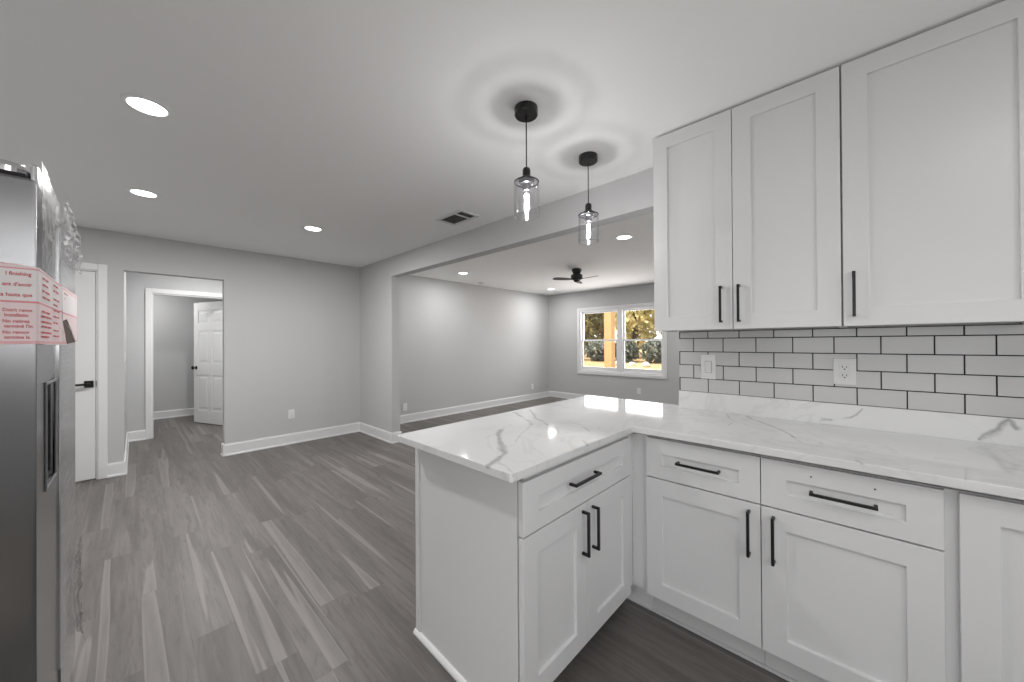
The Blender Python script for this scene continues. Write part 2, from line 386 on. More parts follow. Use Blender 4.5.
# ------------------------------------------------------------------ setting
H = 2.438
YB = 5.34            # back wall of kitchen and living room
XL, XW, YR = -3.45, 4.61, -1.60
T = 0.115
YE = 0.774           # end of the tiled wall
floor_bm = nb(); box(floor_bm, XL-T, XW+T, YR-T, 9.1, -0.12, 0)
struct('floor', floor_bm, FLOOR)
struct('ceiling_kitchen', bx(XL-T, .02, YR-T, YB, H, H+.12), CEIL)
struct('ceiling_living', bx(.02, XW+T, YR-T, YB, H, H+.12), CEIL)
struct('ceiling_hall', bx(XL-T, XW+T, YB, 9.1, H, H+.12), CEIL)
# back wall with the closet door and the hall opening
bm = nb(); DL, DR, OL, OR = -3.33, -2.545, -2.374, -1.576
box(bm, XL-T, DL, YB, YB+T, 0, H); box(bm, DL, DR, YB, YB+T, 2.035, H); box(bm, DR, OL, YB, YB+T, 0, H)
box(bm, OL, OR, YB, YB+T, 2.062, H); box(bm, OR, XW+T, YB, YB+T, 0, H)
struct('wall_back', bm, WALL)
bm = nb(); box(bm, XL-T, XL, YR, -1.05, 0, H); box(bm, XL-T, XL, .75, YB, 0, H); box(bm, XL-T, XL, -1.05, .75, 2.08, H)
struct('wall_left', bm, WALL)
bm = nb(); WX0, WX1, WZ0, WZ1 = -3.2, -.9, 1.22, 2.28
box(bm, XL, WX0, YR-T, YR, 0, H); box(bm, WX1, 0, YR-T, YR, 0, H); box(bm, WX0, WX1, YR-T, YR, 0, WZ0); box(bm, WX0, WX1, YR-T, YR, WZ1, H)
struct('wall_rear', bm, WALL)
struct('wall_right', bx(0, T, YR, YE, 0, H), WALL)
struct('wall_stub', bx(.02, .135, 4.379, YB, 0, H), WALL)
struct('wall_header', bx(.02, .135, YE, 4.379, 2.187, H), WALL)
struct('wall_living_side', bx(T, XW, .66, YE, 0, H), WALL)
bm = nb(); wy0, wy1, wz0, wz1 = 2.60, 4.47, .655, 2.01
box(bm, XW, XW+T, .66, wy0, 0, H); box(bm, XW, XW+T, wy1, YB, 0, H); box(bm, XW, XW+T, wy0, wy1, 0, wz0); box(bm, XW, XW+T, wy0, wy1, wz1, H)
struct('wall_window', bm, WALL)
# hall and the room beyond
HY = 7.09
struct('wall_hall_left', bx(-2.489, -2.374, YB+T, HY, 0, H), WALL)
struct('wall_hall_right', bx(-.75, -.635, YB+T, HY, 0, H), WALL)
bm = nb(); HL, HR = -2.135, -1.25
box(bm, -3.0, HL, HY, HY+T, 0, H); box(bm, HL, HR, HY, HY+T, 2.03, H); box(bm, HR, -.4, HY, HY+T, 0, H)
struct('wall_hall_back', bm, WALL)
struct('wall_bedroom_back', bx(-3.0, -.4, 8.86, 8.975, 0, H), WALL)
struct('wall_bedroom_left', bx(-3.115, -3.0, HY, 8.975, 0, H), WALL)
struct('wall_bedroom_right', bx(-.4, -.285, HY, 8.975, 0, H), WALL)
struct('wall_closet', bx(XL-T, -2.489, 6.1, 6.2, 0, H), WALL)

BP = [(0, 0), (.022, 0), (.022, .012), (.015, .022), (.015, .118), (.010, .135), (0, .135)]
def baseboard(name, *segs):
    bm = nb()
    for p0, p1, out in segs: extrude_profile(bm, p0, p1, out, BP)
    return struct(name, bm, TRIM)
baseboard('baseboard_back_left', ((XL, YB), (DL-.06, YB), (0, -1)), ((DR+.058, YB), (OL, YB), (0, -1)))
baseboard('baseboard_back', ((OR, YB), (.02, YB), (0, -1)))
baseboard('baseboard_opening_right', ((OR, YB-.015), (OR, YB+T), (-1, 0)))
baseboard('baseboard_opening_left', ((OL+.0, YB-.015), (OL+.0, YB+T), (1, 0)))
baseboard('baseboard_stub', ((.02, YB), (.02, 4.379), (-1, 0)), ((.005, 4.379), (.15, 4.379), (0, -1)), ((.135, 4.379), (.135, YB), (1, 0)))
baseboard('baseboard_living', ((.135, YB), (XW, YB), (0, -1)))
baseboard('baseboard_window', ((XW, .774), (XW, YB), (-1, 0)))
baseboard('baseboard_hall_left', ((-2.374, YB+T), (-2.374, HY), (1, 0)))
baseboard('baseboard_hall_back', ((-2.374, HY), (HL-.06, HY), (0, -1)))
baseboard('baseboard_bedroom', ((-3.0, 8.86), (-.4, 8.86), (0, -1)))

def casing(name, x0, x1, ztop, y, out=-1, w=.062, t=.018):
    bm = nb(); ya, yb = sorted((y, y+out*t))
    box(bm, x0-w, x0, ya, yb, 0, ztop+w); box(bm, x1, x1+w, ya, yb, 0, ztop+w); box(bm, x0, x1, ya, yb, ztop, ztop+w)
    return struct(name, bm, TRIM, bevel=.004)
casing('trim_1', DL, DR, 2.035, YB); casing('trim_2', HL, HR, 2.03, HY)
bm = nb(); box(bm, HL, HL+.016, HY, HY+T, 0, 2.03); box(bm, HR-.016, HR, HY, HY+T, 0, 2.03); box(bm, HL+.016, HR-.016, HY, HY+T, 2.014, 2.03)
struct('trim_3', bm, TRIM)
bm = nb(); box(bm, DL, DL+.012, YB, YB+T, 0, 2.035); box(bm, DR-.012, DR, YB, YB+T, 0, 2.035); box(bm, DL+.012, DR-.012, YB, YB+T, 2.023, 2.035)
struct('trim_4', bm, TRIM)

# closet door
d1 = sempty('door_1', (DL, YB, 0))
obj('slab', bx(DL+.014, DR-.016, YB+.006, YB+.041, .012, 2.018), TRIM, d1, bevel=.002)
bm = nb(); hx, hz = -2.603, .93
box(bm, hx-.030, hx+.030, YB-.004, YB+.006, hz-.032, hz+.032)
hd = obj('lever_handle', bm, BLACK, d1, bevel=.001, label='black square rose with a lever')
bm = nb(); box(bm, hx-.012, hx+.012, YB-.040, YB-.004, hz-.010, hz+.010); box(bm, hx-.125, hx+.012, YB-.052, YB-.038, hz-.010, hz+.010)
obj('lever', bm, BLACK, hd, bevel=.002)
obj('strike_plate', bx(DR-.0125, DR-.009, YB-.004, YB+.020, hz-.030, hz+.030), BLACK, d1)

# six panel door standing open in the far room
def six_panel_door():
    hinge = Vector((-1.268, 7.215, 0)); ang = math.atan2(.80, -.335)
    d = sempty('door_2', hinge); d.rotation_euler = (0, 0, ang); w, h, t = .86, 2.0, .035
    bm = nb(); WL['door_2'] = Vector((0, 0, 0))
    box(bm, 0, w, -t/2+.006, t/2-.006, .012, h)
    cols = [(.115, .385), (.475, .745)]; rows = [(.22, .80), (.99, 1.53), (1.65, 1.87)]
    zs = [.012, .22, .80, .99, 1.53, 1.65, 1.87, h]
    for s in (-1, 1):
        ya, yb = sorted((s*(t/2-.006), s*t/2))
        for x0, x1 in ((0, .115), (.385, .475), (.745, w)): box(bm, x0, x1, ya, yb, .012, h)
        for x0, x1 in cols:
            for z0, z1 in ((.012, .22), (.80, .99), (1.53, 1.65), (1.87, h)): box(bm, x0, x1, ya, yb, z0, z1)
            for z0, z1 in rows:
                a = .03; b = .055; y0 = s*(t/2-.006); y1 = s*(t/2-.001)
                o1 = [bm.verts.new(p) for p in ((x0+a, y0, z0+a), (x1-a, y0, z0+a), (x1-a, y0, z1-a), (x0+a, y0, z1-a))]
                o2 = [bm.verts.new(p) for p in ((x0+b, y1, z0+b), (x1-b, y1, z0+b), (x1-b, y1, z1-b), (x0+b, y1, z1-b))]
                bm.faces.new(o2)
                for i in range(4): bm.faces.new((o1[i], o1[(i+1) % 4], o2[(i+1) % 4], o2[i]))
    obj('panelled_leaf', bm, TRIM, d, bevel=.0015)
    for s in (-1, 1):
        bm = nb(); lathe(bm, 0, 0, [(.001, -.001), (.030, -.001), (.030, .006), (.011, .010), (.011, .032), (.026, .040), (.029, .052), (.022, .064), (.002, .068)], 24)
        bmesh.ops.rotate(bm, verts=bm.verts, cent=(0, 0, 0), matrix=Matrix.Rotation(math.radians(-90*s), 3, 'X'))
        bmesh.ops.translate(bm, verts=bm.verts, vec=(w-.065, s*t/2, .92)); obj('knob', bm, BLACK, d, smooth=True, label='black round door knob')
six_panel_door()

# living room window: two double-hung units in one cased frame
w1 = sempty('window_1', (XW, (wy0+wy1)/2, wz0))
cw = .055; bm = nb()
box(bm, XW-.018, XW, wy0-cw, wy0, wz0-cw, wz1+cw); box(bm, XW-.018, XW, wy1, wy1+cw, wz0-cw, wz1+cw)
box(bm, XW-.018, XW, wy0, wy1, wz1, wz1+cw); box(bm, XW-.022, XW, wy0, wy1, wz0-cw, wz0)
obj('casing', bm, TRIM, w1, bevel=.003)
bm = nb(); FX0, FX1 = XW+.002, XW+.10; ym = 3.505
box(bm, FX0, FX1, wy0, wy0+.035, wz0, wz1); box(bm, FX0, FX1, wy1-.035, wy1, wz0, wz1); box(bm, FX0, FX1, wy0+.035, wy1-.035, wz0, wz0+.035)
box(bm, FX0, FX1, wy0+.035, wy1-.035, wz1-.035, wz1); box(bm, FX0, FX1, ym-.055, ym+.055, wz0+.035, wz1-.035)
obj('frame', bm, VINYL, w1, bevel=.002)
zm = 1.345
for (a, b) in ((wy0+.035, ym-.055), (ym+.055, wy1-.035)):
    for (z0, z1, dx) in ((wz0+.035, zm+.018, .030), (zm-.018, wz1-.035, .064)):
        bm = nb(); r = .032; x0, x1 = XW+dx, XW+dx+.030
        box(bm, x0, x1, a, a+r, z0, z1); box(bm, x0, x1, b-r, b, z0, z1); rb = .075 if z0 < 1 else r
        box(bm, x0, x1, a+r, b-r, z0, z0+rb); box(bm, x0, x1, a+r, b-r, z1-r, z1)
        sh = obj('sash', bm, VINYL, w1, bevel=.002)
        obj('pane', bx(x0+.012, x0+.016, a+r, b-r, z0+rb, z1-r), PANE, sh)
# unseen window added behind the camera to let in fill light
w2 = sempty('window_added', ((WX0+WX1)/2, YR, WZ0)); bm = nb()
for a in ((WX0, WX0+.05, WZ0, WZ1), (WX1-.05, WX1, WZ0, WZ1), (WX0+.05, WX1-.05, WZ0, WZ0+.05), (WX0+.05, WX1-.05, WZ1-.05, WZ1), ((WX0+WX1)/2-.03, (WX0+WX1)/2+.03, WZ0+.05, WZ1-.05)):
    box(bm, a[0], a[1], YR-.08, YR-.03, a[2], a[3])
obj('frame', bm, VINYL, w2, bevel=.002)
obj('pane', bx(WX0+.05, WX1-.05, YR-.058, YR-.054, WZ0+.05, WZ1-.05), PANE, w2)

w3 = sempty('door_added', (XL, -.15, 0)); bm = nb()  # unseen glazed patio door, added to light the cabinet fronts from the left
for a in ((-1.05, -.97, 0, 2.08), (.67, .75, 0, 2.08), (-.97, .67, 0, .10), (-.97, .67, 2.0, 2.08), (-.19, -.11, .10, 2.0)): box(bm, XL-.09, XL-.03, *a)
obj('frame', bm, VINYL, w3, bevel=.002)
obj('pane', bx(XL-.062, XL-.058, -.97, .67, .10, 2.0), PANE, w3)

# ------------------------------------------------------------------ kitchen: base cabinets
RF = -.622           # front plane of the doors on the tiled wall
CTZ = .906; SL = .030; ZC = CTZ-SL
def base_unit(name, label, y0, y1, drawer=True, handle_side=None, filler=None):
    t = thing(name, label, 'cabinet', (RF+.31, (y0+y1)/2, 0), 'base cabinets along the tiled wall')
    bm = nb(); box(bm, RF+.021, -.024, y0+.0005, y1-.0005, .112, .857); box(bm, RF+.055, -.024, y0+.0005, y1-.0005, .8571, ZC-.0003); obj('body', bm, CAB, t, bevel=.001)
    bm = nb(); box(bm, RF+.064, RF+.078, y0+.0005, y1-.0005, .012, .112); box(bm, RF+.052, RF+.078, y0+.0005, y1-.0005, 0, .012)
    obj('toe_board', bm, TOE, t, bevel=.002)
    return t
def front(parent, name, y0, y1, z0, z1, rail, top=None, bot=None):
    bm = recessed(nb(), Vector((RF+.020, y1, z0)), -Y, Z, -X, y1-y0, z1-z0, .020, rail, top, bot=bot)
    return obj(name, bm, CAB, parent, bevel=.0012)
ZD0, ZD1, ZW0, ZW1 = .112, .668, .674, .855
YA0, YA1, YB0 = .2665, .7215, -.1945
ua = base_unit('base_cabinet', 'white shaker base cabinet under the quartz top, nearest the inside corner with the peninsula', YA0, YA1)
dr = front(ua, 'drawer', YA0+.0015, YA1-.0015, ZW0, ZW1, .072, .068, .060); handle(dr, Vector((RF, .490, .766)), Y, -X, .172)
dd = front(ua, 'door', YA0+.0015, YA1-.0015, ZD0, ZD1, .074, .074); handle(dd, Vector((RF, .305, .553)), Z, -X, .176)
bm = nb(); box(bm, RF+.020, RF+.034, YA1+.0005, .798, .112, .857); box(bm, RF+.0642, RF+.078, YA1+.0005, .871, .012, .1118); box(bm, RF+.0522, RF+.078, YA1+.0005, .871, 0, .012)
obj('corner_filler', bm, CAB, ua, bevel=.001)
ub = base_unit('base_cabinet', 'white shaker base cabinet whose drawer front has two small drilled holes above its pull', YB0, YA0)
dr = front(ub, 'drawer', YB0+.0015, YA0-.0015, ZW0, ZW1, .078, .068, .060); handle(dr, Vector((RF, .033, .764)), Y, -X, .172)
for hy in (.115, -.047):
    q = nb(); lathe(q, 0, 0, [(.0028, -.001), (.0028, .0006)], 12)
    bmesh.ops.rotate(q, verts=q.verts, cent=(0, 0, 0), matrix=Matrix.Rotation(math.radians(-90), 3, 'Y'))
    bmesh.ops.translate(q, verts=q.verts, vec=(RF-.0003, hy, .818)); obj('drilled_hole', q, DARK, dr, label='small dark drilled hole')
dd = front(ub, 'door', YB0+.0015, YA0-.0015, ZD0, ZD1, .078, .074); handle(dd, Vector((RF, .226, .553)), Z, -X, .176)
uc = base_unit('base_cabinet', 'white shaker base cabinet with a full height door, at the right edge of the photo', -.70, YB0)
dd = front(uc, 'door', -.690, -.2225, ZD0, ZW1, .074, .074); handle(dd, Vector((RF, -.655, .70)), Z, -X, .176)

# peninsula cabinet
PF = .778; PX0, PX1 = -1.440, -.664
tp = thing('base_cabinet', 'white shaker peninsula cabinet with one wide drawer over two doors and a plain end panel', 'cabinet', ((PX0+PX1)/2, 1.1, 0))
bm = nb(); box(bm, PX0+.032, RF+.019, PF+.0205, 1.436, .112, .857); box(bm, PX0+.060, RF+.019, PF+.055, 1.436, .8571, ZC-.0003); box(bm, PX0+.032, RF+.019, PF+.095, 1.436, 0, .112)
obj('body', bm, CAB, tp, bevel=.001)
EX, EXB = -1.4350, -1.4185     # the applied end panel runs a touch out of square
bm = prism(nb(), [(EX, PF+.0265), (EX+.0125, PF+.0265), (-1.4085, 1.440), (EXB, 1.440)], 0, ZC-.0005)
ep = obj('end_panel', bm, CAB, tp, bevel=.001)
bm = prism(nb(), [(EXB-.0068, 1.412), (EXB-.0008, 1.412), (EXB-.0001, 1.440), (EXB-.0061, 1.440)], .018, ZC-.0005)
obj('corner_strip', bm, CAB, ep, bevel=.001)
bm = nb(); extrude_profile(bm, (EX, PF+.030), (EXB, 1.448), (-1, 0), [(0, 0), (.016, 0), (.015, .008), (.009, .016), (0, .019)])
obj('shoe_moulding', bm, TRIM, ep)
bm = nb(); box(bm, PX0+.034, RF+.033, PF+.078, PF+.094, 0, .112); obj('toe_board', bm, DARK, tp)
def pfront(name, x0, x1, z0, z1, rail, top=None, bot=None):
    bm = recessed(nb(), Vector((x0, PF+.020, z0)), X, Z, -Y, x1-x0, z1-z0, .020, rail, top, bot=bot)
    return obj(name, bm, CAB, tp, bevel=.0012)
dr = pfront('drawer', PX0+.006, PX1, ZW0, ZW1-.003, .082, .066, .060); handle(dr, Vector((-1.082, PF, .774)), X, -Y, .185)
xm = -1.0495
dd = pfront('door', PX0+.006, xm-.0015, ZD0-.004, ZD1, .076, .074); handle(dd, Vector((-1.086, PF, .560)), Z, -Y, .172)
dd = pfront('door', xm+.0015, PX1, ZD0-.004, ZD1, .076, .074); handle(dd, Vector((-1.012, PF, .556)), Z, -Y, .172)

# countertop: one L-shaped slab with its upright strip
CE0 = -1.506
pts = [(CE0+.008, .760), (-.660, .762), (-.655, -1.30), (-.0005, -1.30), (-.0005, YE+.001), (.070, YE+.001), (.070, 1.457), (CE0+.008, 1.457), (CE0, 1.449), (CE0, .768)]
bm = prism(nb(), pts, ZC, CTZ)
ct = tag(obj('countertop', bm, QUARTZ, None, bevel=.003), 'L-shaped white quartz countertop with grey veins on the peninsula and wall cabinets', 'countertop')
obj('backsplash_strip', bx(-.020, -.0005, -1.30, YE-.001, CTZ, 1.0105), QUARTZ, ct, bevel=.0015, label='low upright quartz strip along the wall')

# tile backsplash
bm = nb(); box(bm, -.0055, -.0004, -1.30, YE-.002, 1.0108, 1.3662)
tb = tag(obj('tile_backsplash', bm, GROUT), 'white subway tile backsplash with dark grout above the counter', 'backsplash')
bm = nb(); PZ, PY, G = .0787, .1555, .0042
for r in range(5):
    z0 = 1.0105+r*PZ; z1 = min(z0+PZ, 1.3655); ys = -.3205 - (0 if r % 2 == 0 else PY/2) + PY*8
    for k in range(16):
        a, b = ys-PY*(k+1), ys-PY*k
        a, b = max(a, -1.30), min(b, YE-.002+G/2)
        if b-a < .012: continue
        zz0 = z0+G/2 if r else z0+.0015
        bw = .0012
        box(bm, -.0085, -.0050, a+G/2, b-G/2, zz0, z1-G/2)
obj('tiles', bm, TILE, tb, bevel=.0012)

# plates on the tile
def outlet(name, label, cat, o, u, n, w=.072, h=.118, kind='duplex', group=None, PLATE=PLATE):
    t = thing(name, label, cat, o, group)
    bm = nb(); obox(bm, o, u, Z, n, -w/2, w/2, -h/2, h/2, 0, .006); p = obj('cover_plate', bm, PLATE, t, bevel=.002)
    if kind == 'duplex':
        for s in (-1, 1):
            q = nb(); obox(q, o, u, Z, n, -.017, .017, s*.0195-.014, s*.0195+.014, .006, .0082); f = obj('receptacle', q, PLATE, t, bevel=.001)
            q = nb()
            for du, dv, ww, hh in ((-.007, .002, .0013, .0048), (.007, .002, .0013, .0040), (0, -.0085, .0026, .0026)):
                obox(q, o, u, Z, n, du-ww, du+ww, s*.0195+dv-hh, s*.0195+dv+hh, .0080, .0086)
            obj('slots', q, DARK, f, label='dark plug slots')
    else:
        q = nb(); obox(q, o, u, Z, n, -.0175, .0175, -.034, .034, .0055, .0065); obj('rocker_gap', q, GREYP, t)
        q = nb(); obox(q, o, u, Z, n, -.0160, .0160, -.0325, .0325, .006, .0095); obj('rocker', q, PLATE, t, bevel=.0015)
    return t
outlet('light_switch', 'white rocker light switch on the tile, under the leftmost wall cabinet door', 'switch', Vector((-.0085, .610, 1.160)), -Y, -X, .078, .140, 'rocker', PLATE=TPLATE)
outlet('power_outlet', 'white double power outlet on the tile backsplash', 'outlet', Vector((-.0085, .032, 1.163)), -Y, -X, .080, .122, PLATE=TPLATE)
outlet('power_outlet', 'white power outlet low on the grey wall between the hall opening and the corner', 'outlet', Vector((-.885, YB, .387)), X, -Y)
outlet('power_outlet', 'white power outlet low on the living room back wall beside the stub wall', 'outlet', Vector((.755, YB, .26)), X, -Y)
outlet('power_outlet', 'white power outlet low on the living room back wall near the far corner', 'outlet', Vector((3.98, YB, .30)), X, -Y)
outlet('power_outlet', 'white power outlet on the wall under the living room window', 'outlet', Vector((XW, 3.10, .33)), -Y, -X)
outlet('light_switch', 'white light switch on the left wall of the hall opening', 'switch', Vector((-2.374, 5.62, 1.18)), Y, X, .072, .118, 'rocker')

# ------------------------------------------------------------------ wall cabinets
UF, UZ0, UZ1 = -.319, 1.3666, 2.426
def wall_unit(label, y0, y1):
    t = thing('wall_cabinet', label, 'cabinet', (UF/2, (y0+y1)/2, UZ0), 'wall cabinets above the tile')
    bm = nb(); box(bm, UF+.021, -.0004, y0+.0006, y1-.0006, UZ0+.010, UZ1); obj('body', bm, CAB, t, bevel=.001)
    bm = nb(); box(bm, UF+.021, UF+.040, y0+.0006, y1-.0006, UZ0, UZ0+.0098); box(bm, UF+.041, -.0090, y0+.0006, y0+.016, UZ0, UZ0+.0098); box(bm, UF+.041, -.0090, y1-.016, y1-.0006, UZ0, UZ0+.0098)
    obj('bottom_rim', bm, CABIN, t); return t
def ufront(t, y0, y1):
    bm = recessed(nb(), Vector((UF+.020, y1, UZ0)), -Y, Z, -X, y1-y0, UZ1-UZ0, .020, .074, .072)
    return obj('door', bm, CAB, t, bevel=.0012)
u1 = wall_unit('white two-door shaker wall cabinet at the open end of the tiled wall', .033, .797)
d = ufront(u1, .4205, .797); handle(d, Vector((UF, .467, 1.487)), Z, -X, .176)
d = ufront(u1, .0355, .4175); handle(d, Vector((UF, .392, 1.487)), Z, -X, .176)
u2 = wall_unit('white wide single-door shaker wall cabinet, the nearer one at upper right', -.470, .033)
d = ufront(u2, -.468, .0290); handle(d, Vector((UF, -.002, 1.492)), Z, -X, .178)

# ------------------------------------------------------------------ refrigerator
FX, FY0, FYM0, FYM1, FY1 = -2.464, 1.454, 1.803, 1.822, 2.290
fr = thing('refrigerator', 'stainless steel side-by-side refrigerator with red and white packing labels at left edge', 'refrigerator', (-2.82, (FY0+FY1)/2, 0))
bm = nb(); box(bm, -3.20, -2.562, FY0+.004, FY1-.004, .06, 1.722); box(bm, -3.15, -2.60, FY0+.03, FY1-.03, 0.0, .06); obj('body', bm, BODY, fr, bevel=.006)
# freezer door: the dispenser niche is a deep recess in its front
def fdoor(y0, y1, niche=None):
    bm = nb(); z0, z1 = .062, 1.716
    if niche: recessed2(bm, y0, y1, z0, z1, *niche)
    else: box(bm, -2.555, FX, y0, y1, z0, z1)
    return bm
def recessed2(bm, y0, y1, z0, z1, a, b, c, d):
    P = lambda x, y, z: bm.verts.new((x, y, z))
    bk = [P(-2.555, y0, z0), P(-2.555, y1, z0), P(-2.555, y1, z1), P(-2.555, y0, z1)]
    fo = [P(FX, y0, z0), P(FX, y1, z0), P(FX, y1, z1), P(FX, y0, z1)]
    i0 = ((a, c), (b, c), (b, d), (a, d)); fi = [P(FX, y, z) for y, z in i0]; fq = [P(FX-.055, y, z) for y, z in i0]
    bm.faces.new(bk); bm.faces.new(fq)
    for i in range(4):
        j = (i+1) % 4; bm.faces.new((bk[i], bk[j], fo[j], fo[i])); bm.faces.new((fo[i], fo[j], fi[j], fi[i])); bm.faces.new((fi[i], fi[j], fq[j], fq[i]))
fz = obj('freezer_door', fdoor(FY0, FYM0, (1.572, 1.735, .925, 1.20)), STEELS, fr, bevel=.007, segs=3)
obj('front_skin', bx(FX-.010, FX+.001, FY0+.001, FYM0-.012, 1.700, 1.752), STEEL, fz, bevel=.004, label='raised top lip of the door front')
dp = obj('dispenser', bx(FX-.054, FX-.020, 1.574, 1.733, 1.135, 1.198), DGREY, fz, bevel=.004, label='dark ice and water dispenser in the door')
bm = nb(); box(bm, FX-.054, FX-.046, 1.574, 1.733, .930, 1.134); obj('niche_back', bm, GREYP, dp)
bm = nb(); box(bm, FX-.045, FX-.006, 1.578, 1.729, .927, .940); obj('drip_tray', bm, DGREY, dp, bevel=.002)
bm = nb(); box(bm, FX-.045, FX-.030, 1.630, 1.680, .99, 1.10); obj('lever_paddle', bm, GREYP, dp, bevel=.004)
# bright bezel around the niche
bm = nb()
for (a, b, c, d) in ((1.564, 1.572, .917, 1.208), (1.735, 1.743, .917, 1.208), (1.572, 1.735, .917, .925), (1.572, 1.735, 1.20, 1.208)): box(bm, FX+.0002, FX+.004, a, b, c, d)
obj('bezel', bm, GREYP, dp, bevel=.001)
fd = obj('fridge_door', fdoor(FYM1, FY1), STEEL, fr, bevel=.007, segs=3)
obj('front_skin', bx(FX-.010, FX+.001, FYM1+.012, FY1-.001, 1.700, 1.752), STEEL, fd, bevel=.004)
# pocket grip strips either side of the gap
obj('grip_strip', bx(FX-.006, FX+.006, FYM0-.010, FYM0-.001, .30, 1.742), CHROME, fz, bevel=.002, label='bright vertical edge strip')
obj('grip_strip', bx(FX-.006, FX+.004, FYM1+.001, FYM1+.010, .08, 1.742), GREYP, fd, bevel=.002)
bm = nb(); lathe(bm, -2.520, 1.505, [(.044, 1.7165), (.044, 1.740), (.036, 1.754), (.004, 1.757)], 32)
for v in bm.verts: v.co.y = 1.505+(v.co.y-1.505)*0.9
obj('hinge_cover', bm, CHROME, fr, smooth=False, bevel=.002, label='rounded shiny hinge cover on top')
bm = nb(); box(bm, -2.556, -2.482, 1.464, 1.50, 1.7162, 1.727); obj('hinge_plate', bm, DARK, fr)

def sheet(bm, grid):
    vs = [[bm.verts.new(p) for p in row] for row in grid]
    for r0, r1 in zip(vs, vs[1:]):
        for i in range(len(r0)-1): bm.faces.new((r0[i], r0[i+1], r1[i+1], r1[i]))
def thick(bm, t):
    bmesh.ops.recalc_face_normals(bm, faces=bm.faces); bmesh.ops.solidify(bm, geom=bm.faces[:], thickness=t); return bm
# first label: wraps the side and front of the freezer door, its free end curling out
ZT, ZB = 1.502, 1.311
bm = nb(); cols = []
for (x, y, zt, zb) in ((-2.556, FY0-.0025, 1.505, 1.310), (-2.50, FY0-.0025, 1.503, 1.310), (-2.474, FY0-.0025, 1.500, ZB), (-2.466, FY0-.0015, 1.499, ZB), (-2.4615, FY0+.006, 1.499, ZB), (-2.4610, 1.56, 1.499, 1.309),
                       (-2.4605, 1.68, 1.499, 1.309), (-2.4600, 1.765, 1.499, 1.309), (-2.4560, 1.800, 1.499, 1.308)):
    cols.append([(x, y, zb+(zt-zb)*k/10) for k in range(11)])
for (dx, y, k0) in ((.008, 1.830, 6), ):
    pass
sheet(bm, cols)
lb = obj('packing_label', thick(bm, .0008), LABEL, fr, label='white packing label with red trilingual print wrapped round the door')
bm = nb()   # lower free corner of the label standing away from the door
sheet(bm, [[(-2.4560, 1.8005, 1.308), (-2.4560, 1.8005, 1.345), (-2.4560, 1.8005, 1.392)], [(-2.453, 1.822, 1.308), (-2.453, 1.814, 1.340), (-2.4545, 1.806, 1.372)], [(-2.450, 1.842, 1.309), (-2.4515, 1.830, 1.332), (-2.453, 1.815, 1.355)]])
obj('loose_corner', thick(bm, .0008), LABEL, lb)
def words(parent, txt, size, loc, ux, uy, align='LEFT', m=RED, name='printed_words'):
    cu = bpy.data.curves.new('t', 'FONT'); cu.body = txt; cu.size = size; cu.align_x = align; cu.offset = size*.022; cu.resolution_u = 2
    to = bpy.data.objects.new('t', cu); C.objects.link(to); bpy.context.view_layer.update()
    me = bpy.data.meshes.new_from_object(to); C.objects.unlink(to); bpy.data.objects.remove(to)
    ux, uy = Vector(ux), Vector(uy); w = wloc(parent)
    for v in me.vertices: v.co = Vector(loc) + ux*v.co.x + uy*v.co.y - w
    me.materials.clear(); me.materials.append(m)
    o = bpy.data.objects.new(name, me); C.objects.link(o); o.parent = parent; return o
sy = FY0-.0036
for txt, z, sz, al, x, kx in (("l finishing", 1.4755, .0125, 'RIGHT', -2.4715, .80), ("ant d'avoir", 1.4500, .0125, 'RIGHT', -2.4705, .80), ("ta hasta que", 1.4250, .0125, 'RIGHT', -2.4700, .80),
                         ("\u2022 Don't remo", 1.3885, .0112, 'LEFT', -2.5185, .80), ("Installatio", 1.3765, .0112, 'LEFT', -2.5105, .80), ("\u2022 No retirez", 1.3620, .0112, 'LEFT', -2.5185, .80),
                         ("termin\u00e9 l'in", 1.3500, .0112, 'LEFT', -2.5105, .80), ("\u2022 No remov", 1.3355, .0112, 'LEFT', -2.5185, .80), ("termine la", 1.3235, .0112, 'LEFT', -2.5105, .80)):
    words(lb, txt, sz, (x, sy, z), X*kx, Z, al)
def dashes(bm, x, y0, y1, zs, seed):
    rr = random.Random(seed)
    for z in zs:
        y = y0
        while y < y1-.02:
            L = rr.uniform(.025, .06); e = min(y+L, y1)
            obox(bm, Vector((x, 0, 0)), Y, Z, X, y, e, z-.0022, z+.0022, 0, .0004); y = e+rr.uniform(.008, .02)
for a in ((FX+.0052, 1.49, 1.60, (1.478, 1.462, 1.446, 1.430), 3), (FX+.0060, 1.66, 1.77, (1.480, 1.464, 1.440, 1.424, 1.408), 4),
          (FX+.0056, 1.48, 1.62, (1.393, 1.381, 1.367, 1.355, 1.340, 1.329), 5), (FX+.0060, 1.66, 1.76, (1.390, 1.372, 1.350, 1.334), 6)):
    bm = nb(); dashes(bm, *a); obj('fine_print', bm, RED, lb)
